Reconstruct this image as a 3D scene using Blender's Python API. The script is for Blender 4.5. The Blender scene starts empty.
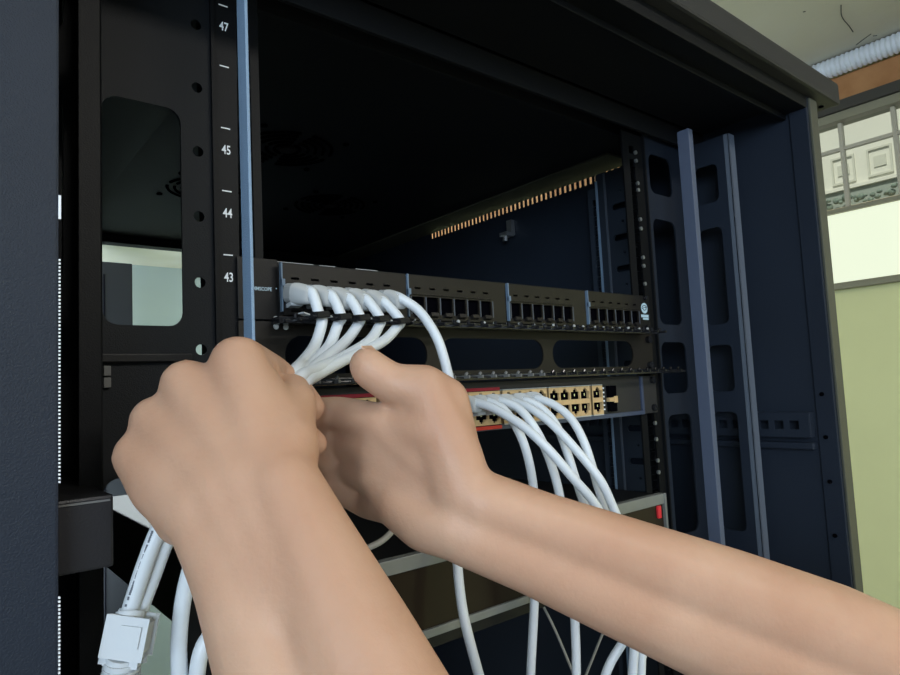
import bpy, bmesh, math, random
from mathutils import Vector, Matrix, noise
random.seed(7)
D = bpy.data
COL = bpy.context.scene.collection
FLOOR = 1970.0            # rack-space zero (bottom of unit 43) stands 1.97 m above the floor

# ---------------------------------------------------------------- camera model
CP = Vector((-173.19, -425.36, -53.66)); AZ, PI_, RO, FPX = 0.6859875, 0.0801316, -0.0477497, 644.279
_F = Vector((math.sin(AZ)*math.cos(PI_), math.cos(AZ)*math.cos(PI_), math.sin(PI_)))
_R0 = _F.cross(Vector((0, 0, 1))).normalized(); _U0 = _R0.cross(_F)
_R = _R0*math.cos(RO) + _U0*math.sin(RO); _U = _U0*math.cos(RO) - _R0*math.sin(RO)
def C(u, v, d):
    """millimetre point seen at photo pixel (u, v), d mm in front of the lens"""
    return CP + _F*d + _R*((u-450)/FPX*d) - _U*((v-337.5)/FPX*d)
def S(p):
    return Vector((p[0]/1000, p[1]/1000, (p[2]+FLOOR)/1000))

# ---------------------------------------------------------------- materials
def mat(name, col, rough=.5, metal=0., noise_amt=0., scale=30., bump=0., bscale=400., sss=0., emit=None, estr=0., coat=0., spec=.5, alpha=None, col2=None, trans=0., ramp=(.35, .65)):
    m = D.materials.new(name); m.use_nodes = True
    nt = m.node_tree; b = nt.nodes['Principled BSDF']
    b.inputs['Base Color'].default_value = (*col, 1)
    b.inputs['Roughness'].default_value = rough; b.inputs['Metallic'].default_value = metal
    b.inputs['Specular IOR Level'].default_value = spec
    b.inputs['Coat Weight'].default_value = coat
    b.inputs['Transmission Weight'].default_value = trans
    tc = nt.nodes.new('ShaderNodeTexCoord')
    if noise_amt or col2:
        n = nt.nodes.new('ShaderNodeTexNoise'); n.inputs['Scale'].default_value = scale; n.inputs['Detail'].default_value = 4
        nt.links.new(tc.outputs['Object'], n.inputs['Vector'])
        r = nt.nodes.new('ShaderNodeValToRGB')
        c2 = col2 or tuple(c*(1-noise_amt) for c in col)
        r.color_ramp.elements[0].position = ramp[0]; r.color_ramp.elements[1].position = ramp[1]
        r.color_ramp.elements[0].color = (*c2, 1); r.color_ramp.elements[1].color = (*col, 1)
        nt.links.new(n.outputs['Fac'], r.inputs['Fac']); nt.links.new(r.outputs['Color'], b.inputs['Base Color'])
    if bump:
        n2 = nt.nodes.new('ShaderNodeTexNoise'); n2.inputs['Scale'].default_value = bscale; n2.inputs['Detail'].default_value = 3
        nt.links.new(tc.outputs['Object'], n2.inputs['Vector'])
        bp = nt.nodes.new('ShaderNodeBump'); bp.inputs['Strength'].default_value = bump; bp.inputs['Distance'].default_value = .0006
        nt.links.new(n2.outputs['Fac'], bp.inputs['Height']); nt.links.new(bp.outputs['Normal'], b.inputs['Normal'])
    if sss:
        b.inputs['Subsurface Weight'].default_value = sss
        b.inputs['Subsurface Radius'].default_value = (1, .35, .2); b.inputs['Subsurface Scale'].default_value = .006
    if emit:
        b.inputs['Emission Color'].default_value = (*emit, 1); b.inputs['Emission Strength'].default_value = estr
    return m
M = {
 'paint': mat('cabinet_paint', (.0125, .0185, .030), .5, spec=.32, bump=.5, bscale=1500, noise_amt=.12, scale=8),
 'strip': mat('guide_bar_lit', (.22, .32, .44), .42, bump=.9, bscale=1300),  # blue daylight on the bar put into a lighter paint colour
 'black': mat('black_steel', (.0035, .004, .005), .5, spec=.2, bump=.3, bscale=1200),
 'roof': mat('roof_paint', (.009, .010, .012), .55, spec=.2, bump=.3, bscale=900),
 'cover': mat('cover_paint', (.026, .025, .024), .55, spec=.3, bump=.4, bscale=900),
 'panelblk': mat('panel_black', (.0070, .0068, .0068), .42, spec=.3, bump=.2, bscale=900),
 'plastic': mat('black_plastic', (.0105, .0085, .0072), .38, spec=.35, bump=.15, bscale=1500),
 'gloss': mat('gloss_black_plastic', (.012, .012, .013), .16),
 'hole': mat('dark_recess', (.002, .002, .003), .9, spec=0.),
 'switch': mat('switch_grey', (.026, .025, .024), .5, spec=.35, bump=.2, bscale=900),
 'switchlip': mat('switch_lip_blue_grey', (.045, .06, .10), .4),
 'gold': mat('port_beige', (.62, .42, .20), .42, noise_amt=.15, scale=200),
 'red': mat('red_strip', (.55, .035, .02), .45),
 'crimson': mat('crimson_strip', (.35, .01, .03), .45),
 'pin': mat('contact_metal', (.7, .68, .6), .25, 1.),
 'cable': mat('cable_white', (.72, .755, .775), .42, noise_amt=.06, scale=40, bump=.1, bscale=300),
 'boot': mat('boot_grey', (.42, .43, .42), .5, bump=.1, bscale=300),
 'plug': mat('plug_white', (.62, .645, .655), .42),
 'greycable': mat('cable_grey', (.33, .32, .28), .5),
 'plugdk': mat('plug_recess', (.62, .65, .66), .5),
 'print': mat('cable_print', (.12, .13, .15), .6),
 'white': mat('white_print', (.85, .88, .90), .5),
 'sticker': mat('sticker_pale_blue', (.45, .62, .70), .45),
 'silver': mat('brushed_silver', (.25, .26, .245), .42, .35, noise_amt=.1, scale=60),
 'glassdk': mat('brown_tinted_front', (.022, .014, .008), .3, noise_amt=.3, scale=6, spec=.22),
 'redbtn': mat('red_plastic', (.70, .03, .04), .35),
 'zinc': mat('zinc_bolt', (.62, .64, .64), .3, .9),
 'greytab': mat('grey_tab', (.13, .13, .125), .5),
 'grey_green': mat('grey_green_tone', (.065, .065, .045), .6, bump=.2),
 'skin': mat('skin', (.60, .37, .248), .50, sss=.10, col2=(.49, .265, .165), scale=16, bump=.30, bscale=420, spec=.35, ramp=(.25, .72)),
 'nail': mat('thumb_nail', (.56, .34, .22), .3),
 'hair': mat('black_hair', (.01, .008, .007), .5, bump=1, bscale=300),
 'shirt': mat('shirt_cotton', (.05, .07, .11), .85, bump=.4, bscale=700),
 'trousers': mat('trouser_denim', (.03, .04, .06), .85, bump=.4, bscale=700),
 'shoe': mat('shoe_leather', (.02, .02, .02), .5),
 'platel': mat('plate_charcoal', (.0060, .0075, .0095), .5, spec=.22, bump=.4, bscale=1500),
 'lip': mat('lip_highlight', (.10, .12, .15), .4, bump=.4, bscale=1300),
 'ceil': mat('ceiling_plaster', (.68, .65, .58), .85, col2=(.60, .56, .44), scale=1.6, bump=.6, bscale=60),
 'wallr': mat('wall_khaki', (.78, .76, .38), .8, noise_amt=.06, scale=3, bump=.3, bscale=90),
 'wallb': mat('wall_grey_green', (.34, .40, .40), .85, noise_amt=.06, scale=2, bump=.3, bscale=90),
 'floor': mat('floor_tile', (.30, .31, .31), .45, noise_amt=.15, scale=4),
 'wood': mat('brown_wood', (.46, .22, .085), .5, col2=(.36, .155, .055), scale=14, bump=.3),
 'darktrim': mat('dark_trim', (.05, .045, .035), .55),
 'frame': mat('window_frame_paint', (.26, .24, .16), .5),
 'mullion': mat('mullion_grey', (.50, .45, .34), .5),
 'duct': mat('corrugated_grey_plastic', (.74, .77, .80), .45),
 'glow': mat('added_pane_glow', (.08, .08, .07), .5, emit=(.92, 1., .76), estr=1.12),
 'facade': mat('facade_cream', (.74, .73, .66), .85, noise_amt=.06, scale=3),
 'facadeframe': mat('facade_relief', (.58, .58, .51), .85),
 'plantgreen': mat('plant_green', (.20, .26, .22), .8, noise_amt=.4, scale=30),
 'divb': mat('divider_blue', (.14, .20, .27), .35),
 'chan': mat('channel_paint_lit', (.030, .040, .056), .42, spec=.45),  # lightened for the angle at which light meets the channel
 'divg': mat('divider_grey', (.07, .08, .10), .35),
 'crack': mat('ceiling_crack', (.08, .08, .07), .9),
}
def glass_mat():
    m = D.materials.new('window_glass'); m.use_nodes = True; nt = m.node_tree
    nt.nodes.remove(nt.nodes['Principled BSDF']); o = nt.nodes['Material Output']
    t = nt.nodes.new('ShaderNodeBsdfTransparent'); g = nt.nodes.new('ShaderNodeBsdfGlossy'); g.inputs['Roughness'].default_value = .05
    t.inputs['Color'].default_value = (.93, .96, .93, 1)
    x = nt.nodes.new('ShaderNodeMixShader'); x.inputs['Fac'].default_value = .06
    nt.links.new(t.outputs[0], x.inputs[1]); nt.links.new(g.outputs[0], x.inputs[2]); nt.links.new(x.outputs[0], o.inputs['Surface'])
    return m
M['glass'] = glass_mat()

# ---------------------------------------------------------------- mesh builder (millimetres in rack space)
class MB:
    def __init__(s): s.bm = bmesh.new()
    def box(s, x0, x1, y0, y1, z0, z1, bev=0.):
        r = bmesh.ops.create_cube(s.bm, size=1)['verts']
        for v in r: v.co = Vector(((x0+x1)/2+v.co.x*(x1-x0), (y0+y1)/2+v.co.y*(y1-y0), (z0+z1)/2+v.co.z*(z1-z0)))
        if bev:
            es = list({e for v in r for e in v.link_edges})
            bmesh.ops.bevel(s.bm, geom=es, offset=bev, segments=2, affect='EDGES', profile=.6)
        return s
    def obox(s, c, ax, ay, az):
        """box with centre and three half-axis vectors"""
        c, ax, ay, az = map(Vector, (c, ax, ay, az))
        r = bmesh.ops.create_cube(s.bm, size=2)['verts']
        for v in r: v.co = c + ax*v.co.x + ay*v.co.y + az*v.co.z
        es = list({e for v in r for e in v.link_edges})
        bmesh.ops.bevel(s.bm, geom=es, offset=min(ax.length, ay.length, az.length)*.25, segments=2, affect='EDGES')
        return s
    def cyl(s, p, q, r, seg=16, r2=None):
        p, q = Vector(p), Vector(q); d = q-p; rot = d.to_track_quat('Z', 'Y').to_matrix().to_4x4()
        bmesh.ops.create_cone(s.bm, cap_ends=True, segments=seg, radius1=r, radius2=r if r2 is None else r2, depth=d.length,
                              matrix=Matrix.Translation((p+q)/2) @ rot)
        return s
    def sph(s, c, r, sc=(1, 1, 1), seg=16):
        m = Matrix.Translation(c) @ Matrix.Diagonal((*sc, 1))
        bmesh.ops.create_uvsphere(s.bm, u_segments=seg, v_segments=seg//2+2, radius=r, matrix=m); return s
    def tube(s, pts, r, seg=12, sub=8, ribs=None):
        pts = [Vector(p) for p in pts]
        if sub > 1: pts = catmull(pts, sub)
        n = len(pts); rings = []; up = Vector((.2, .1, 1)).normalized(); prev = None
        for i, p in enumerate(pts):
            t = (pts[min(i+1, n-1)]-pts[max(i-1, 0)]).normalized()
            if prev is None: a = t.cross(up).normalized()
            else: a = (prev - t*prev.dot(t)).normalized()
            prev = a; b = t.cross(a)
            rr = r(i/(n-1)) if callable(r) else r
            rings.append([s.bm.verts.new(p + a*math.cos(k*2*math.pi/seg)*rr + b*math.sin(k*2*math.pi/seg)*rr) for k in range(seg)])
        for i in range(n-1):
            for k in range(seg):
                s.bm.faces.new((rings[i][k], rings[i][(k+1) % seg], rings[i+1][(k+1) % seg], rings[i+1][k]))
        s.bm.faces.new(rings[0][::-1]); s.bm.faces.new(rings[-1]); return s
    def plate(s, plane, at, outer, holes=(), th=1.5):
        """sheet metal with real holes; plane 'xz' / 'yz' / 'xy' at coordinate 'at', loops in that plane's mm"""
        cu = D.curves.new('t', 'CURVE'); cu.dimensions = '2D'; cu.fill_mode = 'BOTH'; cu.extrude = th/2
        for lp in [outer]+list(holes):
            sp = cu.splines.new('POLY'); sp.points.add(len(lp)-1); sp.use_cyclic_u = True
            for i, (a, b) in enumerate(lp): sp.points[i].co = (a, b, 0, 1)
        ob = D.objects.new('t', cu); COL.objects.link(ob)
        me = ob.to_mesh(); n0 = len(s.bm.verts); s.bm.from_mesh(me); s.bm.verts.ensure_lookup_table()
        for v in s.bm.verts[n0:]:
            a, b, c = v.co
            v.co = {'xz': Vector((a, at+c, b)), 'yz': Vector((at+c, a, b)), 'xy': Vector((a, b, at+c))}[plane]
        ob.to_mesh_clear(); D.objects.remove(ob); D.curves.remove(cu); return s
    def text(s, body, x, y, z, size, face='-y', sx=1., th=.15):
        cu = D.curves.new('t', 'FONT'); cu.body = body; cu.size = size; cu.extrude = th/2; cu.resolution_u = 2; cu.offset = size*.012
        ob = D.objects.new('t', cu); COL.objects.link(ob); bpy.context.view_layer.update()
        me = ob.to_mesh(); n0 = len(s.bm.verts); s.bm.from_mesh(me); s.bm.verts.ensure_lookup_table()
        for v in s.bm.verts[n0:]:
            a, b, c = v.co; v.co = Vector((x+a*sx, y-c, z+b))
        ob.to_mesh_clear(); D.objects.remove(ob); D.curves.remove(cu); return s
    def build(s, name, m, parent=None, smooth=None, origin=None):
        bm = s.bm; bmesh.ops.recalc_face_normals(bm, faces=bm.faces)
        for v in bm.verts: v.co = S(v.co)
        if parent is not None: o0 = Vector(parent['_o'])
        elif origin is not None: o0 = S(origin)
        else:
            xs = [v.co for v in bm.verts]
            o0 = Vector(((min(c.x for c in xs)+max(c.x for c in xs))/2, (min(c.y for c in xs)+max(c.y for c in xs))/2, min(c.z for c in xs)))
        for v in bm.verts: v.co -= o0
        if smooth:
            for f in bm.faces: f.smooth = True
            for e in bm.edges:
                if len(e.link_faces) == 2 and e.calc_face_angle(0) > math.radians(smooth): e.smooth = False
        me = D.meshes.new(name); bm.to_mesh(me); bm.free(); me.materials.append(m if not isinstance(m, str) else M[m])
        ob = D.objects.new(name, me); COL.objects.link(ob)
        if parent is not None: ob.parent = parent; ob['_o'] = parent['_o']
        else: ob.location = o0; ob['_o'] = tuple(o0)
        return ob
def split(mb, name, m, parent, smooth=None):
    """every loose piece becomes a part of its own"""
    bm = mb.bm; bm.verts.ensure_lookup_table(); seen = set(); out = []
    for v in bm.verts:
        if v in seen: continue
        st_ = [v]; isl = {v}
        while st_:
            a = st_.pop()
            for e in a.link_edges:
                b = e.other_vert(a)
                if b not in isl: isl.add(b); st_.append(b)
        seen |= isl; idx = {}; nb = MB()
        for a in isl: idx[a] = nb.bm.verts.new(a.co)
        for f in {f for a in isl for f in a.link_faces}: nb.bm.faces.new([idx[a] for a in f.verts])
        out.append(nb.build(name, m, parent, smooth))
    bm.free(); return out
def catmull(p, k):
    out = []; n = len(p)
    for i in range(n-1):
        a, b, c, d = p[max(i-1, 0)], p[i], p[i+1], p[min(i+2, n-1)]
        for j in range(k):
            t = j/k
            out.append(.5*((2*b)+(c-a)*t+(2*a-5*b+4*c-d)*t*t+(-a+3*b-3*c+d)*t**3))
    out.append(p[-1]); return out
def tag(o, label=None, cat=None, group=None, kind=None):
    for k, v in (('label', label), ('category', cat), ('group', group), ('kind', kind)):
        if v: o[k] = v
    return o
def thing(name, label, cat, loc, group=None):
    o = D.objects.new(name, None); COL.objects.link(o); o.location = S(loc); o['_o'] = tuple(S(loc)); o.empty_display_size = .02
    return tag(o, label, cat, group)
def struct(name, mb, m, smooth=None):
    return tag(mb.build(name, m, smooth=smooth), kind='structure')
def rect(a0, a1, b0, b1, r=0, seg=5):
    if r <= 0: return [(a0, b0), (a1, b0), (a1, b1), (a0, b1)]
    out = []
    for cx, cy, s in ((a1-r, b0+r, -90), (a1-r, b1-r, 0), (a0+r, b1-r, 90), (a0+r, b0+r, 180)):
        for k in range(seg+1):
            t = math.radians(s+90*k/seg); out.append((cx+r*math.cos(t), cy+r*math.sin(t)))
    return out
def circ(a, b, r, n=16): return [(a+r*math.cos(2*math.pi*k/n), b+r*math.sin(2*math.pi*k/n)) for k in range(n)]
def slant(a, b, w, h, sh): return [(a-w/2-sh, b-h/2), (a+w/2-sh, b-h/2), (a+w/2+sh, b+h/2), (a-w/2+sh, b+h/2)]
U = 44.45

# ================================================================ ROOM
ZC = 812
struct('floor', MB().box(-3000, 1800, -2600, 3870, -FLOOR-60, -FLOOR), 'floor')
struct('ceiling', MB().box(-3000, 1860, -2600, 3930, ZC, ZC+80), 'ceil')
struct('wall_back', MB().box(-3000, 1860, 3870, 3930, -FLOOR, ZC), 'wallb')
WY0, WY1 = -900, 900
w = MB()
w.box(1800, 1860, -2600, WY0, -FLOOR, ZC).box(1800, 1860, WY1, 3870, -FLOOR, ZC)
w.box(1800, 1860, WY0, WY1, -FLOOR, 176).box(1800, 1860, WY0, WY1, 694, ZC)
struct('wall_right', w, 'wallr')
struct('trim_1', MB().box(1788, 1802, -2600, 3870, 694, 762, 2), 'wood')
struct('trim_2', MB().box(1780, 1802, -2600, 3870, 664, 693, 1), 'darktrim')
struct('trim_3', MB().box(1778, 1802, -2600, 3870, 170, 180, 1), 'frame')
wn = struct('window_1', MB().box(1790, 1850, WY0, WY1, 640, 664, 2).box(1790, 1850, WY0, WY1, 384, 396, 2).box(1795, 1850, WY0, WY0+20, 396, 640).box(1795, 1850, WY1-20, WY1, 396, 640), 'frame')
mm = MB()
for k in range(-7, 6): mm.box(1812, 1830, 228+k*128-5, 228+k*128+5, 396, 640, 1)
mm.box(1814, 1828, WY0+20, WY1-20, 562, 572, 1)
mm.build('mullion_grid', 'mullion', wn)
MB().box(1819, 1822, WY0+20, WY1-20, 396, 640).build('window_pane', 'glass', wn)
wn2 = struct('bright_band', MB().box(1796, 1850, WY0, WY1, 180, 190, 1), 'frame')
MB().box(1805, 1815, WY0, WY1, 190, 384).build('added_emissive_pane', 'glow', wn2)  # brightly lit wall band as an added pane, its light put in by emission
# flexible conduit along the top of the right wall
dm = MB(); pts = [(1768, -1400+i*3.0, 784) for i in range(960)]
dm.tube(pts, lambda t: 25+1.9*math.sin(t*959*math.pi/2), 14, 1)
tag(dm.build('flexible_conduit', 'duct', smooth=60), 'light grey corrugated conduit along the top of the right wall above the brown board', 'conduit')
# cracks in the ceiling plaster (worn plaster pattern lies on the ceiling surface)
ck = MB()
def ceilpt(u, v):
    d = C(u, v, 1)-CP; t = (ZC-.8-CP.z)/d.z; return CP+d*t
for pl in ([(841, 5), (842, 17), (849, 26), (853, 32)], [(856, 45), (864, 39), (871, 34)], [(873, 36), (877, 35.5)], [(803, 12), (805.5, 11.5)]):
    ck.tube([ceilpt(*q) for q in pl], 1.1, 6, 4)
split(ck, 'crack', 'crack', D.objects['ceiling'])
# outside: cream facade with square reliefs and a planted ledge
f = MB().box(6000, 6400, -3000, 6500, -FLOOR, 4200).box(5960, 6000, -3000, 6500, 1500, 1525)
fa = thing('facade_building', 'cream building with square relief blocks seen through the upper window', 'building', (6200, 1500, -FLOOR))
f.build('facade_wall', 'facade', fa)
for k in range(-6, 9):
    y = 1330+k*277; q = MB()
    q.box(5985, 6000, y-92, y+92, 1560, 1576).box(5985, 6000, y-92, y+92, 1784, 1800).box(5985, 6000, y-92, y-76, 1576, 1784).box(5985, 6000, y+76, y+92, 1576, 1784)
    q.box(5990, 6000, y-45, y+45, 1635, 1725)
    q.build('relief_block', 'facadeframe', fa)
MB().box(5988, 6000, -3000, 6500, 1325, 1498).build('shaded_band', mat('facade_painted_shade', (.30, .34, .31), .85), fa)  # shadow at the ledge, painted as a grey-green band
MB().box(5840, 6000, -3000, 6500, 1290, 1325).build('ledge', mat('facade_ledge', (.62, .50, .36), .85), fa)
pb = MB()
for k in range(230):
    y = -700+k*25+random.uniform(-14, 14); pb.sph((5900+random.uniform(-30, 30), y, 1375+random.uniform(-28, 60)), random.uniform(16, 38), (1, 1, random.uniform(.6, 1)), 8)
tag(pb.build('hedge', 'plantgreen', smooth=60), 'grey green planting along the ledge of the cream building outside', 'plants', kind='stuff')
# dark cupboard by the far wall, seen through the cabinet
cb = thing('tall_cupboard', 'dark tall cupboard by the far wall seen through the left mounting plate', 'cupboard', (470, 3100, -FLOOR))
MB().box(300, 596, 2900, 3300, -FLOOR, 622, 6).build('body', 'black', cb)
MB().box(470, 474, 2892, 2900, -FLOOR+60, 560).box(310, 590, 2894, 2900, -FLOOR+40, -FLOOR+60).build('door_gap', 'hole', cb)
MB().cyl((445, 3000, 620), (445, 3000, 672), 5, 8).build('aerial', 'black', cb)

# ================================================================ CABINET
cab = thing('server_cabinet', 'tall open black network cabinet with punched mounting plates and a flat roof', 'cabinet', (232, 380, -FLOOR))
XL, XR, YF, YB, ZT = -147, 612, -136, 900, 262
# side panels
zb = -FLOOR+30
slots = [slant(116+i*10.2, 255, 5.6, 13, 0) for i in range(46)]
MB().plate('yz', XR+1, [(YF+4, zb), (YB, zb), (YB, ZT+2), (YF+4, ZT+2)], slots, 2).build('side_panel', 'paint', cab)
MB().plate('yz', XL-1, [(-118, zb), (YB, zb), (YB, ZT+2), (-118, ZT+2)], [], 2).build('side_panel', 'paint', cab)
# front posts with return flange
pr = MB().box(XR, 634, YF, YF+3, zb, ZT+2, .8).box(XR-2.2, XR+1, YF, -116, zb, ZT+2, .8)
fp = pr.build('front_post', 'paint', cab)
gs = MB().box(614, 634, YF-2.5, YF, zb, ZT, .6); gs.build('post_warm_lit_face', 'grey_green', fp)  # warm window light on the post face, put into this strip's colour
sc = MB()
for z in (-79, -127, -176, -235, -300): sc.cyl((609.6, -124, z), (608.4, -124, z), 2.4, 10)
split(sc, 'screw_hole', 'hole', fp)
pl = MB().box(-200, -131, -123, -119, zb, ZT+2, 1.2).box(-134, -131, -120, -100, zb, ZT+2, .6)
fp2 = pl.build('front_post', 'paint', cab)
e = MB()
for i in range(170):
    z = -232+i*1.5
    if not (-128 < z < -84) and z < 8: e.box(-131.2, -130.5, -123.4, -122, z, z+.7)
e.box(-131.3, -130.4, -123.4, -122, 24, 34)
tag(e.build('edge_light_dots', 'white', fp2), kind='stuff')  # light through perforations, put in as white beads
# front top rail and roof cover
MB().box(-215, 675, -150, -84, 264, 290, 3).box(-160, 616, -90, 905, 264, 289, 2).build('roof_cover', 'cover', cab)
MB().box(XL, XR, -136, -112, 250, 264, 1).box(XL, XR, -112, -108, 244, 264, .6).build('top_rail', 'black', cab)
MB().cyl((659, -134, 263.9), (659, -134, 263.0), 3, 10).build('cover_screw', 'hole', cab)
rf = MB().box(XL, XR, -106, YB, 262, 264).build('roof_sheet', 'roof', cab)
MB().box(XL, XR, -8, -4, 236, 262, .5).box(XL, XR, -8, 30, 258, 262, .8).box(XL, XR, 26, 30, 244, 262, .5).build('cross_rail', 'roof', cab)
MB().box(XL, XR, 872, 900, 247, 262, 1).build('rear_rail', 'black', cab)
MB().box(XL, 28, 120, 872, 258, 262, .5).build('roof_side_strip', 'black', cab)
MB().box(XR-58, XR, 100, 880, 259, 262, .5).build('roof_side_strip', 'grey_green', cab)
MB().box(XL, XR, YF, YB, zb-30, zb, 2).build('base_plate', 'black', cab)
# rear post pair
MB().box(XL, 60, 896, 900, zb, 262, 1).build('rear_filler_plate', 'black', cab)
MB().box(262, XR, 894, 900, zb, 248, 1).box(262, 268, 880, 894, zb, 240, 1).build('rear_door_leaf', 'paint', cab)
for x0 in (XL, XR-24): MB().box(x0, x0+24, 870, 900, zb, 262, 1).build('rear_post', 'black', cab)
# roof fans
for (fx, fy) in ((182, 318), (347, 509), (152, 528)):
    fm = MB()
    for r in (16, 26, 36, 46, 56):
        for a0 in (8, 98, 188, 278):
            fm.tube([(fx+r*math.cos(math.radians(a0+t*74/10)), fy+r*math.sin(math.radians(a0+t*74/10)), 261.6) for t in range(11)], 2.1, 6, 1)
    fan = fm.build('fan_grille', 'hole', cab, smooth=40)
    MB().cyl((fx, fy, 262), (fx, fy, 259.5), 10, 20).build('fan_hub', 'plastic', fan)
    q = MB()
    for dx, dy in ((-54, -54), (54, -54), (54, 54), (-54, 54)): q.cyl((fx+dx, fy+dy, 262), (fx+dx, fy+dy, 260), 4, 10)
    split(q, 'fan_screw', 'hole', fan)

def squares(x, z0, z1, s=9.5):
    out = []; z = z0
    while z < z1:
        for dz in (6.35, 22.225, 38.1): out.append(rect(x-s/2, x+s/2, z+dz-s/2, z+dz+s/2))
        z += U
    return out
ZR0, ZR1 = -FLOOR+60, 5*U+14
# mounting rails (the 19 inch flange, left and right), with unit numbers
rail_l = MB().plate('xz', 4, rect(-22, 11, ZR0, ZR1), squares(-.3, -12*U, ZR1-30), 2).box(-24, -21.5, 0, 30, ZR0, ZR1).build('mounting_rail', 'black', cab)
for n, k in ((47, 4), (45, 2), (44, 1), (43, 0)): MB().text(str(n), -17.2, 2.7, k*U+26.2, 9.0, sx=.72).build('unit_number', 'white', rail_l)
for k in range(1, 6): MB().box(-17.4, -11, 2.5, 2.9, k*U-.35, k*U+.45).build('unit_mark', 'white', rail_l)
rail_r = MB().plate('xz', 4, rect(448, 487, ZR0, ZR1), squares(465.3, -12*U, ZR1-30), 2).box(486.5, 489, 0, 30, ZR0, ZR1).build('mounting_rail', 'black', cab)
# captive nuts
nuts = [(465, z) for z in (247-34, 247-44, 176, 168, 133, 122, 88, 78, 57, -103, -121, -145, -158)]
for x, z in nuts:
    nb = MB().cyl((x+6, 2.6, z), (x+6, .4, z), 2.3, 12); nb.build('cage_nut', 'zinc', rail_r, smooth=40)
# punched plates beside the rails
def pitch_holes(x): return [circ(x, 24.4+U*k, 3.6, 14) for k in range(-8, 5)]
winl = [rect(-91, -44, -5, 139, 9), rect(-91, -44, -240, -97, 9), rect(-91, -44, -400, -300, 9)]
MB().plate('xz', 4, rect(-103, -24, ZR0, 240), winl + pitch_holes(-33), 2).build('mounting_plate', 'platel', cab)
MB().plate('xz', 6, rect(-146, -103, ZR0, 240), [rect(-138, -111, 18, 139, 8), rect(-138, -111, 172, 222, 8)], 2).build('corner_plate', 'black', cab)
MB().box(-146, -104, 60, 62, ZR0, 240).build('corner_back_plate', 'platel', cab)
winr = [rect(499, 547, 11, 139, 10), rect(499, 547, 170, 219, 10), rect(497, 550, -71, -10, 10), rect(500, 550, -235, -96, 10), rect(500, 550, -400, -300, 10)]
MB().plate('xz', 4, rect(489, 572, ZR0, 250), winr, 2).build('mounting_plate', 'paint', cab)
# side brace plates parallel to the side walls, folded lip at their front
sw_ = [rect(-45, -15, 9, 127, 7), rect(-45, -15, 158, 205, 7), rect(-45, -15, -72, -16, 7), rect(-45, -15, -235, -96, 7)]
MB().plate('yz', 570, rect(-60, 4, ZR0, 236), sw_, 2).build('brace_plate', 'paint', cab)
MB().box(568.5, 582, -63, -60.6, ZR0, 236, .6).box(568.5, 570.6, -63, -56, ZR0, 236, .5).build('front_lip', 'lip', cab)  # highlight on the lip put into its lighter colour
MB().plate('yz', -104, rect(-60, 4, ZR0, 236), sw_, 2).box(-114, -104, -61.5, -59.5, ZR0, 236, .3).build('brace_plate', 'black', cab)
# guide bars in front of each rail
MB().box(-22.6, -20.6, -56, -43, ZR0, 262, .5).box(-22, -17, -43.6, -42.6, ZR0, 262).build('guide_bar', 'strip', cab)
MB().box(488.2, 490.2, -57, -43, ZR0, 226, .5).box(490, 497, -57, -55.5, ZR0, 226, .4).build('guide_bar', mat('guide_bar_blue_lit', (.085, .105, .155), .4, bump=.6, bscale=1300), cab)  # twin bar, blue light put into its colour less strongly
# left inner pillar of the rear, side channels
rp = MB().plate('yz', 592, rect(88, 136, zb, 250), [rect(96, 126, z-4.5, z+4.5, 4) for z in range(-390, 240, 45)] + [circ(110, z+22, 2, 8) for z in range(-390, 200, 45)], 2)
rp.plate('yz', 592, rect(142, 168, zb, 232), [rect(150, 160, z-5, z+5) for z in range(-390, 225, 15)], 2).box(588, 593, 134, 150, zb, 250, .5).box(592, 612, 86, 88, zb, 250)
rp = rp.build('side_channel', 'chan', cab)
MB().box(587, 589, 147, 151, zb, 240, .6).build('fold_highlight', 'strip', rp); MB().box(587, 589, 133, 136, zb, 248, .5).build('fold_highlight', 'lip', rp)  # specular highlights on the channel's bent edges, painted as pale strips
MB().plate('yz', -127, rect(88, 168, zb, 232), [rect(96, 126, z-4.5, z+4.5, 4) for z in range(-390, 225, 45)], 2).build('side_channel', 'black', cab)
# horizontal side brackets
br = MB().plate('yz', 599, rect(-112, 300, -127, -99, 1.5), [rect(y-5, y+5, -118, -108) for y in range(-96, 280, 17)], 2)
br.box(599, 612, -113, -111, -127, -99, .6).box(599, 612, -112, 300, -100.5, -98.5).box(601, 612, -114, 300, -141, -133, 2)
br.build('side_bracket', 'paint', cab)
bl = MB().box(-146, -109, -112, 200, -122.5, -92, 1.2).build('side_bracket', mat('bracket_dark', (.017, .0165, .018), .4, spec=.35, bump=.3, bscale=900), cab)
MB().box(-146, -110.5, -112.8, -111.8, -94.5, -93.7).build('bracket_edge_highlight', 'greytab', bl)  # highlight along the bracket's upper edge, painted as a paler strip
# latch on the right side panel
lt = MB().box(603, 611.9, 343, 355, 205, 232, 1).box(588, 606, 340, 358, 202, 209, 1).cyl((594, 350, 209), (594, 350, 194), 4.5, 6).build('panel_latch', 'zinc', cab)
# brace and tabs on the left inside
hb = MB().box(-101, -40, -1, 3, -28, -23, .6).build('cross_brace', 'panelblk', cab)
MB().box(-91, -87, 0, 3, -36, -30, .4).box(-91, -87, 0, 3, -43, -37, .4).build('brace_tab', 'greytab', hb)
mk = MB()
for (z, s) in ((-141, 1), (-197, 1)):
    mk.cyl((-110, -60, z), (-110, -61, z), 1.3, 8).cyl((-107.5, -60, z-2), (-107.5, -61, z-2), 1.2, 8)
split(mk, 'unit_mark_dot', 'zinc', cab, 40)  # illegible unit numbers, put in as paired metal dots

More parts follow.
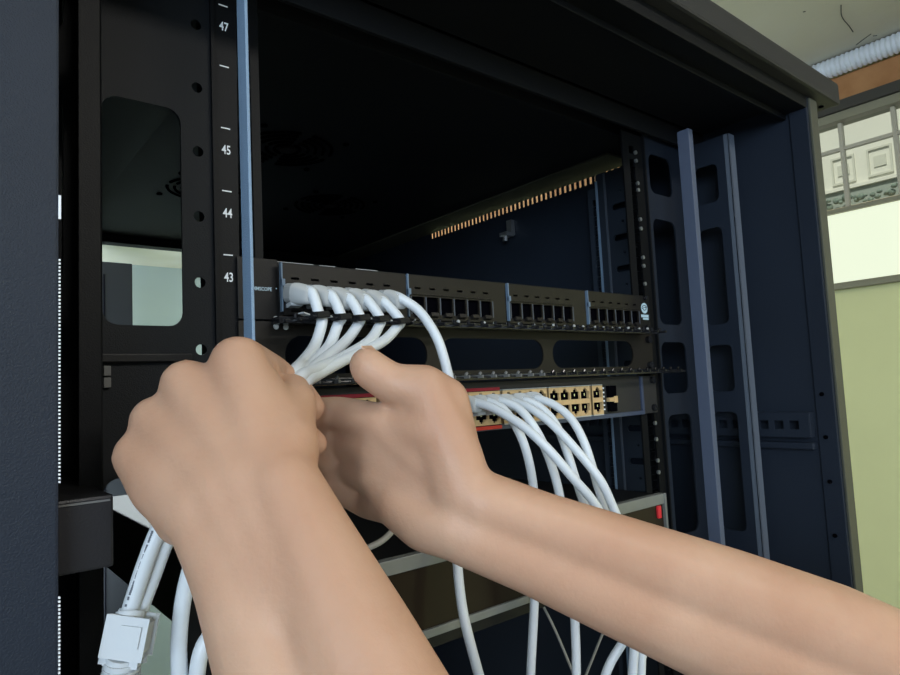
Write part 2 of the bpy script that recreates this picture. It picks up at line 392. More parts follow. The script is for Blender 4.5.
# ================================================================ PATCH PANEL (unit 43)
pp = thing('patch_panel', 'black patch panel with four blocks of six sockets, six grey booted plugs at its left', 'patch panel', (232, 0, 0))
MB().box(-9, 20, 0, 2, .8, 43.8, .3).box(20, 474, 0, 2, .8, 42.4, .3).box(10, 455, 2, 40, 4, 40).build('faceplate', 'panelblk', pp)
MB().text('COMMSCOPE', -3.6, -.1, 21.0, 3.6, sx=.86).cyl((18.6, -.1, 23), (18.6, -.3, 23), .5, 8).build('lettering', mat('lettering_pale', (.55, .72, .82), .5), pp)
split(MB().box(20, 48, -.4, .2, 42.3, 42.7).box(53, 66, -.4, .2, 42.3, 42.7).box(84, 104, -.4, .2, 42.3, 42.7), 'bright_edge', 'boot', pp)
def make_module(x, w_, p):
    h = [rect(x+2.6+p*k, x+p*.9+1.6+p*k, 8.5, 23) for k in range(6)]
    h += [rect(x+p*.4+p*k, x+p*.8+p*k, 29.2, 30.9) for k in range(6)]
    mo = MB().plate('xz', -5, rect(x, x+w_, 4, 40, 1), h, 2).box(x, x+1.5, -5, 0, 4, 40).box(x+w_-1.5, x+w_, -5, 0, 4, 40).box(x+2, x+p*6+2, -7.0, -5, 24.4, 25.4, .3)
    mo = mo.build('socket_block', 'plastic', pp)
    MB().box(x+1, x+w_-1, -2.4, -1, 5, 39).build('recess', 'hole', mo)
    tg = MB()
    for k in range(6): tg.obox((x+1.6+p*(k+.5), -7, 8), (p*.27, 0, 0), (0, 2, -.7), (0, .3, 1.6))
    split(tg, 'latch_tab', 'plastic', mo)
    MB().box(x-1.8, x-.6, -7.5, -4, 6, 41, .3).box(x-1.8, x+.8, -8.5, -5.5, 24, 29, .5).build('divider', 'divb', mo)
    dv = MB()
    for k in range(7): dv.box(x+1.4+p*k, x+2.4+p*k, -6.4, -4.4, 8.5, 23)
    split(dv, 'socket_divider', 'divg', mo)
    return mo
for x, w_, p in ((21, 106, 15.6), (129.5, 108, 15), (242, 109.5, 14.6), (356, 91, 14.4)): make_module(x, w_, p)
st = MB().cyl((463.5, -.1, 28), (463.5, -.5, 28), 6, 24).box(456.5, 470.5, -.5, -.1, 17.5, 20.6).box(459.5, 470.5, -.5, -.1, 14.8, 17).build('sticker', 'sticker', pp)
sk = MB()
for rr, a0, a1 in ((4.6, 20, 200), (3.2, 190, 400), (1.8, 0, 180)):
    sk.tube([(463.5+rr*math.cos(math.radians(a0+(a1-a0)*t/10)), -.6, 28+rr*.7*math.sin(math.radians(a0+(a1-a0)*t/10))) for t in range(11)], .35, 6, 1)
sk.build('emblem_line', 'panelblk', st)
for x, z in ((-.8, 38), (465.5, 6), (465.5, 40)): MB().cyl((x, 0, z), (x, -3, z), 2.6, 12).build('mounting_screw', 'gloss', pp, smooth=40)
# cable bar with hooks under the patch panel
cbx = thing('cable_bar', 'black hooked cable support bar below the patch panel sockets', 'cable bar', (232, -10, -4))
MB().box(14, 452, -14, 0, -3.2, 2.0, .8).box(14, 452, -24, -20, -4, -1, .8).build('bar', 'gloss', cbx)
for k in range(29):
    x = 20+15.4*k
    MB().box(x-.9, x+.9, -34, -12, -3.4, -1, .4).cyl((x, -26, -1), (x, -26, 2.2), 1.4, 8).build('hook', 'gloss', cbx, smooth=40)
gl = MB()
for x, y in ((24, -1), (16, -2.5)): gl.cyl((x, y-1, 1), (x, y-1.8, 1), 2.0, 10).cyl((x, y-1, -4.5), (x, y-1.8, -4.5), 2.0, 10)
for k in range(22):
    x = 131+15.4*k+random.uniform(-3, 3); gl.cyl((x, -6, 3.6), (x, -7.4, 3.6), random.choice((.7, 1.1, 1.5)), 8)
split(gl, 'bolt_and_glint', 'boot', cbx, 40)  # bolt heads at the left; the rest are glints painted as pale dots

# ================================================================ OVAL CABLE PANEL (unit 42)
op = thing('cable_entry_panel', 'dark brown black panel with a row of long oval openings under the patch panel', 'rack panel', (232, 1, -44))
MB().plate('xz', 1, rect(-9, 474, -U+.5, -.5, .5), [rect(x0, x1, -38, -10, 13.5, 8) for x0, x1 in ((24, 150), (164, 291), (304, 437))], 2).box(10, 455, 1, 26, -1.6, -.6).build('faceplate', mat('panel_brown_black', (.014, .0115, .009), .45, spec=.3), op)
for x, z in ((465.5, -8), (465.5, -37)): MB().cyl((x, 0, z), (x, -4, z), 4, 12).build('mounting_screw', 'gloss', op, smooth=40)
cb2 = thing('cable_bar', 'black hooked cable support bar directly above the beige port switch', 'cable bar', (232, -8, -50))
MB().box(14, 480, -12, 0, -46, -41.5, .8).box(14, 500, -24, -20, -47, -44, .8).build('bar', 'gloss', cb2)
for k in range(32):
    x = 20+14.9*k
    MB().box(x-.9, x+.9, -30, -10, -45.6, -43, .4).cyl((x, -25, -43), (x+2, -25, -41), 1.3, 8).build('hook', 'gloss' if k > 16 else 'greytab', cb2, smooth=40)

# ================================================================ SWITCH (unit 41)
sw = thing('network_switch', 'dark grey network switch with two rows of beige framed ports and white leads plugged in', 'network switch', (232, 0, -91))
MB().box(12, 447, 0, 260, -89, -48, 1).build('chassis', 'switch', sw)
MB().box(12, 447, -3, 0, -91.5, -87.2, .6).box(444, 448, -2.4, .5, -91, -49, .6).build('lip', 'switchlip', sw)
MB().box(446, 474, -1.5, .5, -91, -49, .6).build('ear', 'switch', sw)
def port_group(x0, cols, pitch, redlip=False):
    w_ = cols*pitch; z0, z1, zm = -86.5, -57, -71.8
    holes = []
    for c in range(cols):
        a = x0+c*pitch+1.1; b = x0+(c+1)*pitch-1.1; m_ = (a+b)/2
        holes.append([(a, -69.4), (b, -69.4), (b, -62), (m_+3, -62), (m_+3, -60), (m_+1.6, -60), (m_+1.6, -58.6), (m_-1.6, -58.6), (m_-1.6, -60), (m_-3, -60), (m_-3, -62), (a, -62)])
        holes.append([(a, -74.2), (b, -74.2), (b, -81.5), (m_+3, -81.5), (m_+3, -83.5), (m_+1.6, -83.5), (m_+1.6, -85), (m_-1.6, -85), (m_-1.6, -83.5), (m_-3, -83.5), (m_-3, -81.5), (a, -81.5)])
    g = MB().plate('xz', -4, rect(x0, x0+w_, z0, z1), holes, 2).box(x0, x0+1, -4, 0, z0, z1).box(x0+w_-1, x0+w_, -4, 0, z0, z1).build('port_block', 'gold', sw)
    MB().box(x0+.6, x0+w_-.6, -1.2, -.2, z0+.5, z1-.5).build('port_recess', 'hole', g)
    pn = MB()
    for c in range(cols):
        m_ = x0+(c+.5)*pitch
        pn.box(m_+1, m_+2.6, -2.4, -1.2, -66.5, -64).box(m_+1, m_+2.6, -2.4, -1.2, -79, -76.5)
    split(pn, 'contact', 'pin', g)
    if redlip: MB().box(x0-1, x0+w_, -6, 0, -90.4, -87.3, .5).build('red_strip', 'red', g); MB().box(x0-1, x0+w_, -5.4, 0, -56.6, -53.8, .5).build('crimson_strip', 'crimson', g)
    else:
        MB().box(x0, x0+w_, -5.2, 0, -87.6, -86.6).build('pale_rim', 'boot', g); MB().box(x0, x0+w_, -5.2, 0, -56.8, -56).build('pale_rim', 'boot', g)
port_group(99, 4, 15.3, True); port_group(164, 4, 15.3, True); port_group(229, 4, 14.4); port_group(290, 4, 15.2); port_group(355, 1, 16.5)
port_group(34, 4, 15.3, True)
sf = MB().box(384, 396, -4, 0, -70, -58).box(384, 396, -4, 0, -85, -75).build('fibre_slot', 'hole', sw)
MB().box(383, 397, -4.6, -.2, -74.6, -70.4, .5).box(391, 397, -4.9, -.2, -76, -69, .5).build('fibre_slot_frame', 'gold', sf)
ld = MB()
for k in range(6): ld.box(378, 379.8, -.8, 0, -61-k*4.4, -59.4-k*4.4)
split(ld, 'indicator', 'white', sw)
for z in (-54, -85): MB().cyl((465.5, -1, z), (465.5, -5, z), 3.8, 12).build('mounting_screw', 'gloss', sw, smooth=40)

# ================================================================ LOWER APPLIANCE
ap = thing('rack_appliance', 'low rack unit with silver edges and a brown tinted front below the switch', 'rack unit', (224, 200, -246))
MB().box(2, 446, -16, 560, -250, -177, 1.5).build('chassis', 'panelblk', ap)
MB().box(0, 448, -20, -12, -187, -176, .8).box(0, 448, -20, -12, -240, -233.5, .8).box(445, 448.5, -21, -12, -240, -176, .5).build('silver_edge', 'silver', ap)
MB().box(2, 446, -17.5, -15, -234, -187).build('tinted_front', 'glassdk', ap)
MB().box(433, 439, -20, -17, -201, -188, .8).build('red_latch', 'redbtn', ap)

# ================================================================ CABLES
def cable(name, pts, r, label, mat_='cable', group=None, boot=None, clip=None, plugend=None):
    t = thing(name, label, 'cable', pts[0], group)
    if group and 'bottom left' not in label and 'behind the first' not in label:
        pts = pts+[pts[-1]+Vector((6, 20, -120)), pts[-1]+Vector((10, 60, -420)), pts[-1]+Vector((0, 120, -800))]
    MB().tube(pts, r, 14, 8).build('cable_jacket', mat_, t, smooth=60)
    if boot:
        a, b = boot; a = Vector(a); b = Vector(b)
        q = MB()
        # flat, ribbed strain relief that tapers towards the cable
        n = 26
        prof = []
        d = (b-a); L = d.length; d.normalize(); s_ = d.cross(Vector((0, 0, 1))).normalized(); u_ = s_.cross(d)
        rings = []
        for i in range(n+1):
            tt = i/n; wv = 7.5*(1-tt**2)+5.0*tt**2; hv = 7.2*(1-tt**2)+4.9*tt**2
            if i > 8: k_ = .7 if i % 2 else -.6; wv += k_; hv += k_
            c_ = a+d*(L*tt) + Vector((0, 0, -2.2))*tt*tt
            ring = []
            for j in range(16):
                an = 2*math.pi*j/16; ca, sa = math.cos(an), math.sin(an); p_ = 3.2
                ring.append(q.bm.verts.new(c_ + s_*wv*math.copysign(abs(ca)**(2/p_), ca) + u_*hv*math.copysign(abs(sa)**(2/p_), sa)))
            rings.append(ring)
        for i in range(n):
            for j in range(16): q.bm.faces.new((rings[i][j], rings[i][(j+1) % 16], rings[i+1][(j+1) % 16], rings[i+1][j]))
        q.bm.faces.new(rings[0]); q.bm.faces.new(rings[-1])
        bt = q.build('boot', 'boot', t, smooth=22)
        MB().box(a.x-5.8, a.x+5.8, a.y-1, a.y+14, a.z-4, a.z+4.5, .8).build('plug', 'plug', t)
        MB().obox(a+Vector((0, -4, -8.5)), (4.6, 0, 0), (0, 4, -.6), (0, .3, 1.6)).build('release_tab', 'plug', bt)
    if clip:
        c_ = Vector(clip)
        MB().obox(c_, (5.6, 1.1, .6), (-1.5, 4.5, 0), (0, .8, 2.3)).build('clip', 'gloss', t)
        MB().obox(c_+Vector((-10, 2, .5)), (2.6, .6, -.6), (-.5, 3.5, 0), (0, .2, .5)).build('clip_edge', 'boot', t)
    return t
R7 = 3.75
px = [27+15.4*i for i in range(6)]
names = ['first', 'second', 'third', 'fourth', 'fifth']
be = [(312, 293, 440), (332, 296, 450), (350, 299, 460), (367, 300, 470), (384, 302, 480)]
cl = [(319, 314, 438), (341, 316, 447), (360, 317, 456), (380, 318, 466), (400, 320, 476)]
mid = [[(322, 322, 438), (315, 345, 425), (303, 362, 385), (294, 372, 345)],
       [(338, 324, 447), (329, 346, 432), (312, 364, 390), (298, 376, 348)],
       [(357, 326, 456), (345, 342, 440), (322, 361, 395), (303, 378, 352)],
       [(379, 326, 464), (368, 342, 445), (338, 360, 405), (312, 371, 365), (296, 382, 336)],
       [(397, 327, 474), (382, 342, 455), (350, 357, 415), (318, 374, 372), (301, 387, 340)]]
inner = [[(262, 412, 320), (215, 462, 306), (180, 500, 296), (160, 527, 291), (143, 570, 287), (128, 617, 284)],
         [(266, 418, 322), (222, 468, 310), (188, 505, 301), (170, 532, 297), (152, 578, 293), (138, 620, 289), (131, 680, 297), (122, 760, 300)],
         [(268, 424, 324), (228, 476, 312), (204, 520, 304), (196, 550, 300), (185, 590, 300), (179, 640, 300), (180, 700, 300)],
         [(270, 428, 324), (240, 480, 314), (226, 530, 308), (220, 585, 312), (212, 628, 306), (196, 690, 300)],
         [(272, 432, 326), (246, 486, 316), (236, 530, 312), (232, 600, 320), (226, 690, 320)]]
ends = ['ending in the white plug at bottom left', 'gripped and hanging behind the first one',
        'hanging left against the left wrist', 'hanging right against the left wrist', 'hidden behind the left forearm']
for i in range(5):
    b_end = C(*be[i])
    pts = [C(be[i][0]-7, be[i][1]-1, be[i][2]+6), b_end, C(*cl[i])] + [C(*q) for q in mid[i]] + [C(*q) for q in inner[i]]
    t = cable('patch_cable', pts, R7, 'white cable from the '+names[i]+' plug, '+ends[i], group='white cables plugged into the patch panel', boot=((px[i], -7, 19), b_end), clip=C(cl[i][0], cl[i][1]+1, cl[i][2]-4))
    if i == 0:
        # moulded plug hanging at the lower end
        a, b = C(128, 612, 284), C(112, 690, 278); dd = (b-a).normalized(); fw = (_F - dd*_F.dot(dd)).normalized(); sd = dd.cross(fw)
        pg = MB().obox(C(130, 635, 279), sd*7.8, dd*7.4, fw*5.6).obox(C(127, 652, 279), sd*6.4, dd*4, fw*5)
        pg = pg.build('hanging_plug', 'plug', t)
        q = MB().obox(C(130, 637, 273.6), sd*4.2, dd*4.2, fw*.8); q.build('plug_window', 'plugdk', pg)
        q = MB().obox(C(111, 639, 279), sd*1.6, dd*9, fw*3.4); q.build('plug_side_rail', 'plug', pg)
        q = MB().obox(C(140, 630, 282), sd*3.2, dd*1.1, fw*3.4).cyl(C(131, 612, 283), C(128.5, 628, 280), 6.2, 18, 6.6); q.build('plug_collar', 'plug', pg, smooth=50)
        q = MB()
        for k in range(6): q.cyl(C(123-k*1.3, 660+k*6, 278), C(122.6-k*1.3, 663+k*6, 278), 7.6, 16)
        q.cyl(C(123, 655, 278), C(113, 700, 278), 6.8, 14); q.build('plug_boot', 'plug', pg, smooth=40)
        q = MB(); rr = random.Random(3)
        for k in range(34):
            tt = k/33; u0 = 156-28*tt; v0 = 532+78*tt
            if rr.random() < .75: q.obox(C(u0-3.5, v0, 287.0-6*tt), sd*.35, dd*rr.uniform(.35, .7), fw*.5)
        q.build('jacket_print', 'print', t)
    if i == 1: pass
# sixth cable: sweeps over and down behind the right hand
b_end = C(402, 299, 490)
cable('patch_cable', [C(394, 296, 496), b_end, C(420, 312, 490), C(436, 336, 486), C(445, 362, 484), C(452, 395, 484), C(456, 430, 486), C(455, 480, 490), C(455, 520, 490), C(457, 560, 486), C(463, 612, 478), C(478, 672, 470), C(492, 720, 465)],
      R7, 'white cable arching right from the sixth plug, down behind the right hand', group='white cables plugged into the patch panel', boot=((px[5], -7, 19), b_end))
# switch cables
sx = [178, 193, 208, 223, 243, 259]
sb = [(478, 403, 532), (490, 402, 541), (502, 401, 549), (515, 402, 558), (527, 401, 566), (539, 399, 574)]
sp = [[(497, 410, 520), (524, 427, 508), (548, 449, 500), (573, 478, 498), (592, 500, 500), (606, 525, 505), (622, 570, 510), (634, 630, 512), (631, 700, 515)],
      [(504, 410, 532), (518, 430, 524), (528, 458, 522), (534, 495, 524), (536, 550, 526), (534, 610, 526), (530, 690, 526)],
      [(518, 408, 540), (532, 424, 532), (545, 448, 528), (556, 480, 528), (563, 515, 530), (570, 570, 530), (575, 625, 528), (576, 700, 526)],
      [(530, 408, 546), (552, 424, 534), (578, 452, 524), (600, 480, 518), (612, 505, 518), (622, 530, 520), (634, 570, 525), (628, 630, 525), (602, 690, 520)],
      [(541, 408, 560), (556, 425, 552), (567, 452, 545), (576, 480, 540), (586, 508, 538), (606, 545, 538), (632, 590, 538), (641, 640, 536), (640, 700, 535)],
      [(556, 406, 566), (572, 420, 558), (584, 442, 550), (592, 466, 545), (602, 500, 542), (620, 545, 545), (645, 600, 548), (644, 650, 548), (626, 700, 546)]]
ln = ['crossing the others from the leftmost plug', 'falling straight from the second plug', 'falling from the third plug between two straight ones',
      'from the fourth plug ending lowest on the right', 'from the fifth plug behind its neighbours', 'making the outermost arc from the sixth plug']
for i in range(6):
    b_end = C(*sb[i])
    cable('switch_cable', [C(sb[i][0]-7, sb[i][1]-.6, sb[i][2]+7), b_end]+[C(*q) for q in sp[i]], R7*.98, 'white switch cable '+ln[i], group='white cables plugged into the switch', boot=((sx[i], -8, -67), b_end))
cable('thin_lead', [C(325, 562, 428), C(345, 556, 434), C(365, 549, 440), C(383, 540, 447), C(396, 525, 455), C(402, 505, 465)], 2.2, 'grey lead curving over the silver edged unit between the two arms', 'greycable')
cable('thin_lead', [C(540, 600, 620), C(556, 632, 620), C(576, 680, 620)], 1.3, 'thin grey lead slanting down to the right between hanging white cables', 'greycable')
cable('thin_lead', [C(612, 612, 640), C(600, 640, 640), C(580, 690, 640)], 1.3, 'thin grey lead slanting down to the left between hanging white cables', 'greycable')

# ================================================================ PERSON (stands to the right of the camera, both arms raised into the cabinet)
def cone2(bm, p, q, r1, r2, n=14):
    t = bmesh.new()
    for c, r in ((p, r1), (q, r2)): bmesh.ops.create_uvsphere(t, u_segments=n, v_segments=n//2+2, radius=r, matrix=Matrix.Translation(c))
    g = bmesh.ops.convex_hull(t, input=t.verts)
    bmesh.ops.delete(t, geom=[e for e in g['geom_interior'] if isinstance(e, bmesh.types.BMVert)], context='VERTS')
    me = D.meshes.new('t'); t.to_mesh(me); t.free(); bm.from_mesh(me); D.meshes.remove(me)
def chain(bm, pts):
    for (p, r1), (q, r2) in zip(pts, pts[1:]): cone2(bm, Vector(p), Vector(q), r1, r2)
def fuse(bm, name, m, parent, voxel, it, fac=.5):
    for v in bm.verts: v.co = S(v.co) - Vector(parent['_o'])
    me = D.meshes.new('t'); bm.to_mesh(me); bm.free(); ob = D.objects.new('t', me); COL.objects.link(ob)
    r = ob.modifiers.new('r', 'REMESH'); r.mode = 'VOXEL'; r.voxel_size = voxel/1000; r.use_smooth_shade = True
    s = ob.modifiers.new('s', 'SMOOTH'); s.factor = fac; s.iterations = it
    dg = bpy.context.evaluated_depsgraph_get(); dg.update()
    nm_ = D.meshes.new_from_object(ob.evaluated_get(dg)); D.objects.remove(ob); D.meshes.remove(me)
    nm_.name = name; nm_.materials.clear(); nm_.materials.append(M[m])
    for p_ in nm_.polygons: p_.use_smooth = True
    o = D.objects.new(name, nm_); COL.objects.link(o); o.parent = parent; o['_o'] = parent['_o']; return o
person = thing('person', 'person with bare forearms reaching into the cabinet, both hands gripping the bundle of white cables', 'person', (220, -620, -FLOOR))
B = bmesh.new()
# ---- left hand (back of the fist towards the camera)
W_ul, W_ra = C(210, 512, 262), C(282, 482, 260)
WL = C(246, 497, 262); EL = C(600, 1300, 170)
def lerp(a, b, t): return a+(b-a)*t
ax = (EL-WL).normalized()
side = (W_ra-W_ul); side = (side-ax*side.dot(ax)).normalized()
def armpt(t, s): return lerp(WL, EL, t)+side*s
for s, k in ((-1, 1), (1, 1)):
    chain(B, [(armpt(.02, 15.5*s), 16), (armpt(.12, 15*s), 18.5), (armpt(.3, 14*s), 24), (armpt(.5, 13*s), 29), (armpt(.72, 11*s), 33), (armpt(.92, 10*s), 33), (armpt(1.0, 9*s), 31)])
SHL, SHR = Vector((55, -560, -470)), Vector((385, -575, -415))
chain(B, [(armpt(.97, 0), 36), (lerp(EL, SHL, .35), 42), (lerp(EL, SHL, .7), 48), (SHL, 54)])
Lm = {'i': C(238, 364, 296), 'm': C(187, 386, 296), 'r': C(155, 421, 293), 'p': C(139, 456, 286)}
Lp = {'i': C(272, 372, 338), 'm': C(240, 396, 334), 'r': C(215, 436, 328), 'p': C(190, 482, 315)}
Ld = {'i': C(299, 392, 346), 'm': C(288, 424, 338), 'r': C(263, 465, 333), 'p': C(226, 507, 320)}
Lt = {'i': C(312, 408, 336), 'm': C(314, 444, 338), 'r': C(304, 487, 332), 'p': C(254, 520, 318)}
rad = {'i': (13.4, 9.4, 8.2, 7.4), 'm': (12.6, 9.6, 8.4, 7.6), 'r': (11.6, 9, 7.8, 7.2), 'p': (11.6, 8.2, 7, 6.4)}
base = {'i': C(268, 478, 264), 'm': C(247, 482, 263.5), 'r': C(224, 492, 263.5), 'p': C(202, 505, 265)}
for s, k, t in ((1, 'i', .5), (.3, 'm', .5), (-.3, 'r', .5), (-1, 'p', .5)):
    chain(B, [(armpt(.2, 14*s), 19), (base[k], 15.5), (lerp(base[k], Lm[k], t), 15)])
for k in 'imrp':
    a, b, c_, d_ = rad[k]
    chain(B, [(base[k], 15), (lerp(base[k], Lm[k], .55)+_F*1, 15.5), (Lm[k], a), (Lp[k], b), (Ld[k], c_), (Lt[k], d_)])
    # knuckle heads stand proud of the back of the hand
    cone2(B, Lm[k]-_F*2.5, Lm[k]-_F*1+(Lp[k]-Lm[k]).normalized()*6, a*.86, a*.85)
for k in 'imr':
    a, b, c_, d_ = rad[k]
    cone2(B, lerp(base[k], Lm[k], .35)-_F*12.6, Lm[k]-_F*(a-2.0), 3.6, 4.4)
# webs between the metacarpals, fleshy thumb side
for a, b in (('i', 'm'), ('m', 'r'), ('r', 'p')):
    chain(B, [(lerp(base[a], base[b], .5), 15), (lerp(Lm[a], Lm[b], .5)+(base[a]-Lm[a]).normalized()*9+_F*2, 11.5)])
chain(B, [(C(276, 474, 266), 17), (C(284, 448, 276), 15.5), (C(288, 425, 288), 12.5), (C(296, 404, 304), 10.2), (C(293, 390, 318), 8.6)])
chain(B, [(C(270, 468, 268), 16), (C(268, 425, 284), 16), (C(252, 385, 294), 13)])
chain(B, [(C(282, 442, 280), 12), (C(262, 400, 296), 11)])
# ulnar heel and wrist bone
chain(B, [(C(206, 512, 264), 17), (C(160, 488, 276), 12.5), (Lm['p'], 11)])
cone2(B, C(176, 515, 268), C(180, 522, 268), 10, 10)
# ---- right hand (palm side towards the camera, thumb up)
WR = C(474, 518, 334); ER = C(955, 708, 372)
axr = (ER-WR).normalized(); upv = (C(474, 488, 334)-WR); upv = (upv-axr*upv.dot(axr)).normalized()
def armr(t, s): return lerp(WR, ER, t)+upv*s
for s in (-1, 1):
    chain(B, [(armr(0, 8*s), 17.5), (armr(.12, 9*s), 18), (armr(.3, 11*s), 21), (armr(.5, 12*s), 25.5), (armr(.72, 12*s), 29.5), (armr(.92, 9*s), 31), (armr(1., 7*s), 29)])
chain(B, [(armr(.98, 0), 34), (lerp(ER, SHR, .35), 40), (lerp(ER, SHR, .7), 46), (SHR, 54)])
Rm = {'i': C(385, 424, 352), 'm': C(376, 450, 356), 'r': C(378, 477, 354), 'p': C(392, 504, 350)}
Rp = {'i': C(338, 413, 372), 'm': C(338, 442, 384), 'r': C(345, 468, 384), 'p': C(366, 505, 376)}
Rd = {'i': C(318, 411, 368), 'm': C(316, 434, 378), 'r': C(322, 460, 380), 'p': C(346, 496, 380)}
Rt = {'i': C(306, 414, 356), 'm': C(304, 426, 366), 'r': C(308, 450, 370), 'p': C(330, 484, 376)}
rbase = {'i': C(448, 478, 340), 'm': C(446, 498, 342), 'r': C(446, 514, 342), 'p': C(446, 528, 340)}
rr_ = {'i': (11.5, 10, 8.4, 7.2), 'm': (11.5, 9.2, 8.2, 7.2), 'r': (11.5, 8.8, 7.8, 7), 'p': (11.5, 8, 7, 6.4)}
for k in 'imrp':
    a, b, c_, d_ = rr_[k]
    chain(B, [(rbase[k], 14), (lerp(rbase[k], Rm[k], .5), 13.5), (Rm[k], a), (Rp[k], b), (Rd[k], c_), (Rt[k], d_)])
for a, b in (('i', 'm'), ('m', 'r'), ('r', 'p')): chain(B, [(lerp(rbase[a], rbase[b], .5), 13.5), (lerp(Rm[a], Rm[b], .5), 11)])
chain(B, [(C(462, 492, 336), 17), (C(450, 455, 340), 17.5), (C(434, 416, 345), 16.5), (C(424, 390, 347), 14), (C(392, 384, 346), 11.2), (C(370, 369, 344), 10.8), (C(367, 365, 344), 10)])
chain(B, [(C(430, 430, 342), 15), (C(405, 428, 348), 12.5)])
chain(B, [(C(452, 446, 346), 15), (C(447, 400, 352), 12.5), (C(424, 388, 350), 13)])
chain(B, [(C(455, 528, 334), 16.5), (C(425, 524, 338), 14.5), (C(398, 506, 345), 12.5)])
# ---- shoulders, chest and neck (under the shirt), head with face
NK = Vector((220, -590, -395)); HD = Vector((222, -588, -262))
chain(B, [(SHL, 54), (Vector((150, -590, -465)), 62), (Vector((290, -595, -440)), 62), (SHR, 54)])
chain(B, [(Vector((220, -610, -470)), 70), (Vector((222, -625, -700)), 75), (Vector((222, -630, -860)), 72)])
chain(B, [(Vector((220, -605, -450)), 58), (NK, 52), (Vector((222, -596, -330)), 54)])
fwd = (Vector((60, -120, 0))-Vector((222, -588, 0))).normalized(); rgt = Vector((fwd.y, -fwd.x, 0))
def H(f_, r_, u_): return HD+fwd*f_+rgt*r_+Vector((0, 0, u_))
cone2(B, H(-22, 0, 38), H(14, 0, 40), 76, 68); cone2(B, H(18, 0, 20), H(38, 0, -62), 58, 30); cone2(B, H(-20, 0, 0), H(-20, 0, -50), 66, 52)
cone2(B, H(44, -22, -40), H(44, 22, -40), 30, 30)
chain(B, [(H(80, 0, 22), 7), (H(98, 0, -10), 10), (H(92, 0, -16), 11)])
for s in (-1, 1):
    cone2(B, H(92, 0, -14), H(84, 12*s, -16), 7, 6)
    chain(B, [(H(74, 12*s, 30), 8), (H(68, 38*s, 32), 8)])
    chain(B, [(H(-8, 74*s, 18), 9), (H(-14, 82*s, 2), 11), (H(-6, 76*s, -18), 7)])
cone2(B, H(80, -18, -42), H(80, 18, -42), 6, 6); cone2(B, H(78, -14, -50), H(78, 14, -50), 6, 6)
body = fuse(B, 'body', 'skin', person, 2.0, 14, .5)
# nail on the right thumb
nf = (C(362, 356, 344)-C(392, 384, 346)).normalized()
MB().obox(C(374, 353.8, 345), nf*5.5, _R*2+_F*4.2, _U*.5).build('thumbnail', 'nail', body, smooth=60)
# face details
ey = MB()
for s in (-1, 1): ey.sph(H(64, 29*s, 14), 10, seg=16)
split(ey, 'eye', 'white', body, 60)
ey = MB()
for s in (-1, 1): ey.sph(H(71.2, 29*s, 14), 4, seg=12)
split(ey, 'iris', 'hole', body, 60)
ey = MB()
for s in (-1, 1): ey.tube([H(82, 14*s, 38), H(80, 30*s, 43), H(68, 46*s, 37)], 3.2, 8, 4)
split(ey, 'eyebrow', 'hair', body, 60)
MB().sph(H(83, 0, -45), 4.6, (1.2, 4.4, .9), 12).build('lip', mat('lip', (.45, .17, .14), .45), body, smooth=60)
hb_ = bmesh.new()
cone2(hb_, H(-28, 0, 52), H(6, 0, 66), 80, 66); cone2(hb_, H(-44, 0, 20), H(-48, 0, -20), 66, 46)
fuse(hb_, 'hair', 'hair', body, 4, 3)
tb = bmesh.new()
chain(tb, [(SHL, 60), (Vector((150, -592, -470)), 70), (Vector((290, -597, -445)), 70), (SHR, 60)])
chain(tb, [(SHL+Vector((0, 0, 4)), 60), (lerp(SHL, EL, .55), 60)]); chain(tb, [(SHR+Vector((0, 0, 4)), 60), (lerp(SHR, ER, .55), 58)])
for s in (-1, 1):
    chain(tb, [(Vector((220+80*s, -615, -520)), 82), (Vector((220+72*s, -630, -750)), 84), (Vector((220+66*s, -635, -980)), 88)])
chain(tb, [(Vector((220, -612, -500)), 84), (Vector((220, -632, -980)), 90)])
fuse(tb, 'shirt', 'shirt', person, 7, 4)
lg = bmesh.new()
chain(lg, [(Vector((150, -635, -1000)), 92), (Vector((290, -635, -1000)), 92)])
for s in (-1, 1):
    x = 220+82*s
    chain(lg, [(Vector((x, -635, -1040)), 88), (Vector((x+8*s, -625, -1440)), 62), (Vector((x+12*s, -640, -FLOOR+110)), 50)])
fuse(lg, 'trousers', 'trousers', person, 8, 4)
for s in (-1, 1):
    x = 220+94*s; sh = bmesh.new()
    chain(sh, [(Vector((x, -660, -FLOOR+48)), 42), (Vector((x, -560, -FLOOR+36)), 34), (Vector((x+5*s, -480, -FLOOR+32)), 28)])
    for v in sh.verts: v.co.z = max(v.co.z, -FLOOR+2)
    fuse(sh, 'shoe', 'shoe', person, 5, 2)

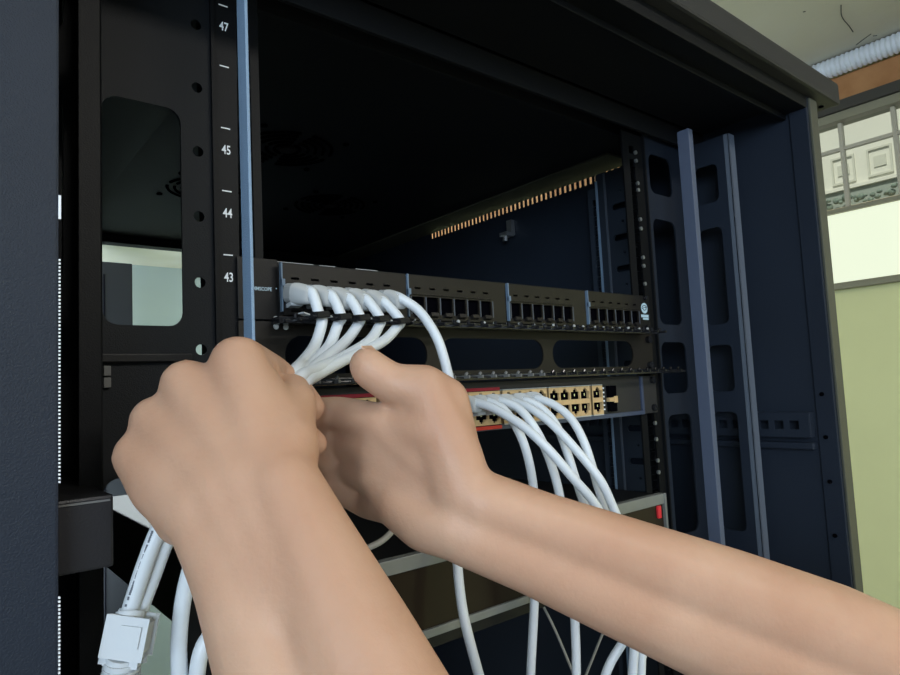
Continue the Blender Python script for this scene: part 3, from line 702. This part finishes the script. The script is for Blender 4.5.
# ================================================================ LIGHT
def area(name, loc, target, size, power, col, sy=None):
    l = D.lights.new(name, 'AREA'); l.energy = power; l.color = col; l.size = size
    if sy: l.shape = 'RECTANGLE'; l.size_y = sy
    o = D.objects.new(name, l); COL.objects.link(o); o.location = S(loc)
    o.rotation_euler = (S(target)-S(loc)).to_track_quat('-Z', 'Y').to_euler(); return o
area('daylight_from_left_window', (-1800, -2150, 520), (100, -150, -50), 1.5, 104, (.66, .82, 1.), 1.2)
area('room_fill_light', (500, -1500, 790), (500, -1500, -500), 1.2, 27, (1., .96, .90), .3)  # added fill from an unseen source, brightens ceiling and right wall
area('far_room_window', (-300, 2300, -500), (600, 3800, 760), 1.4, 150, (.72, .88, 1.), 1.4)
area('roof_fill_light', (600, 2600, 500), (150, 500, 200), .8, 9, (.85, .95, 1.), .3)  # added unseen light, brightens the underside of the cabinet roof
sun = D.lights.new('sun', 'SUN'); sun.energy = 4.4; sun.angle = .05; sun.color = (1, .97, .88)
so = D.objects.new('sun', sun); COL.objects.link(so); so.location = (0, 0, 6)
so.rotation_euler = Vector((.75, .25, -.85)).to_track_quat('-Z', 'Y').to_euler()
wd = D.worlds.new('world'); bpy.context.scene.world = wd; wd.use_nodes = True
bg = wd.node_tree.nodes['Background']; bg.inputs['Color'].default_value = (.80, .90, 1., 1); bg.inputs['Strength'].default_value = .30

# ================================================================ CAMERA
cam = D.cameras.new('camera'); co = D.objects.new('camera', cam); COL.objects.link(co)
cam.sensor_width = 36; cam.sensor_fit = 'HORIZONTAL'; cam.lens = FPX*36/900; cam.clip_start = .02; cam.clip_end = 200
mw = Matrix((( _R.x, _U.x, -_F.x, 0), (_R.y, _U.y, -_F.y, 0), (_R.z, _U.z, -_F.z, 0), (0, 0, 0, 1)))
co.matrix_world = Matrix.Translation(S(CP)) @ mw
sc_ = bpy.context.scene; sc_.camera = co
vs = sc_.view_settings; vs.view_transform = 'Standard'; vs.look = 'None'; vs.gamma = 1; vs.use_curve_mapping = False; vs.exposure = -0.30
for o in list(D.objects):
    if '_o' in o: del o['_o']
for m_ in list(D.meshes):
    if m_.users == 0: D.meshes.remove(m_)
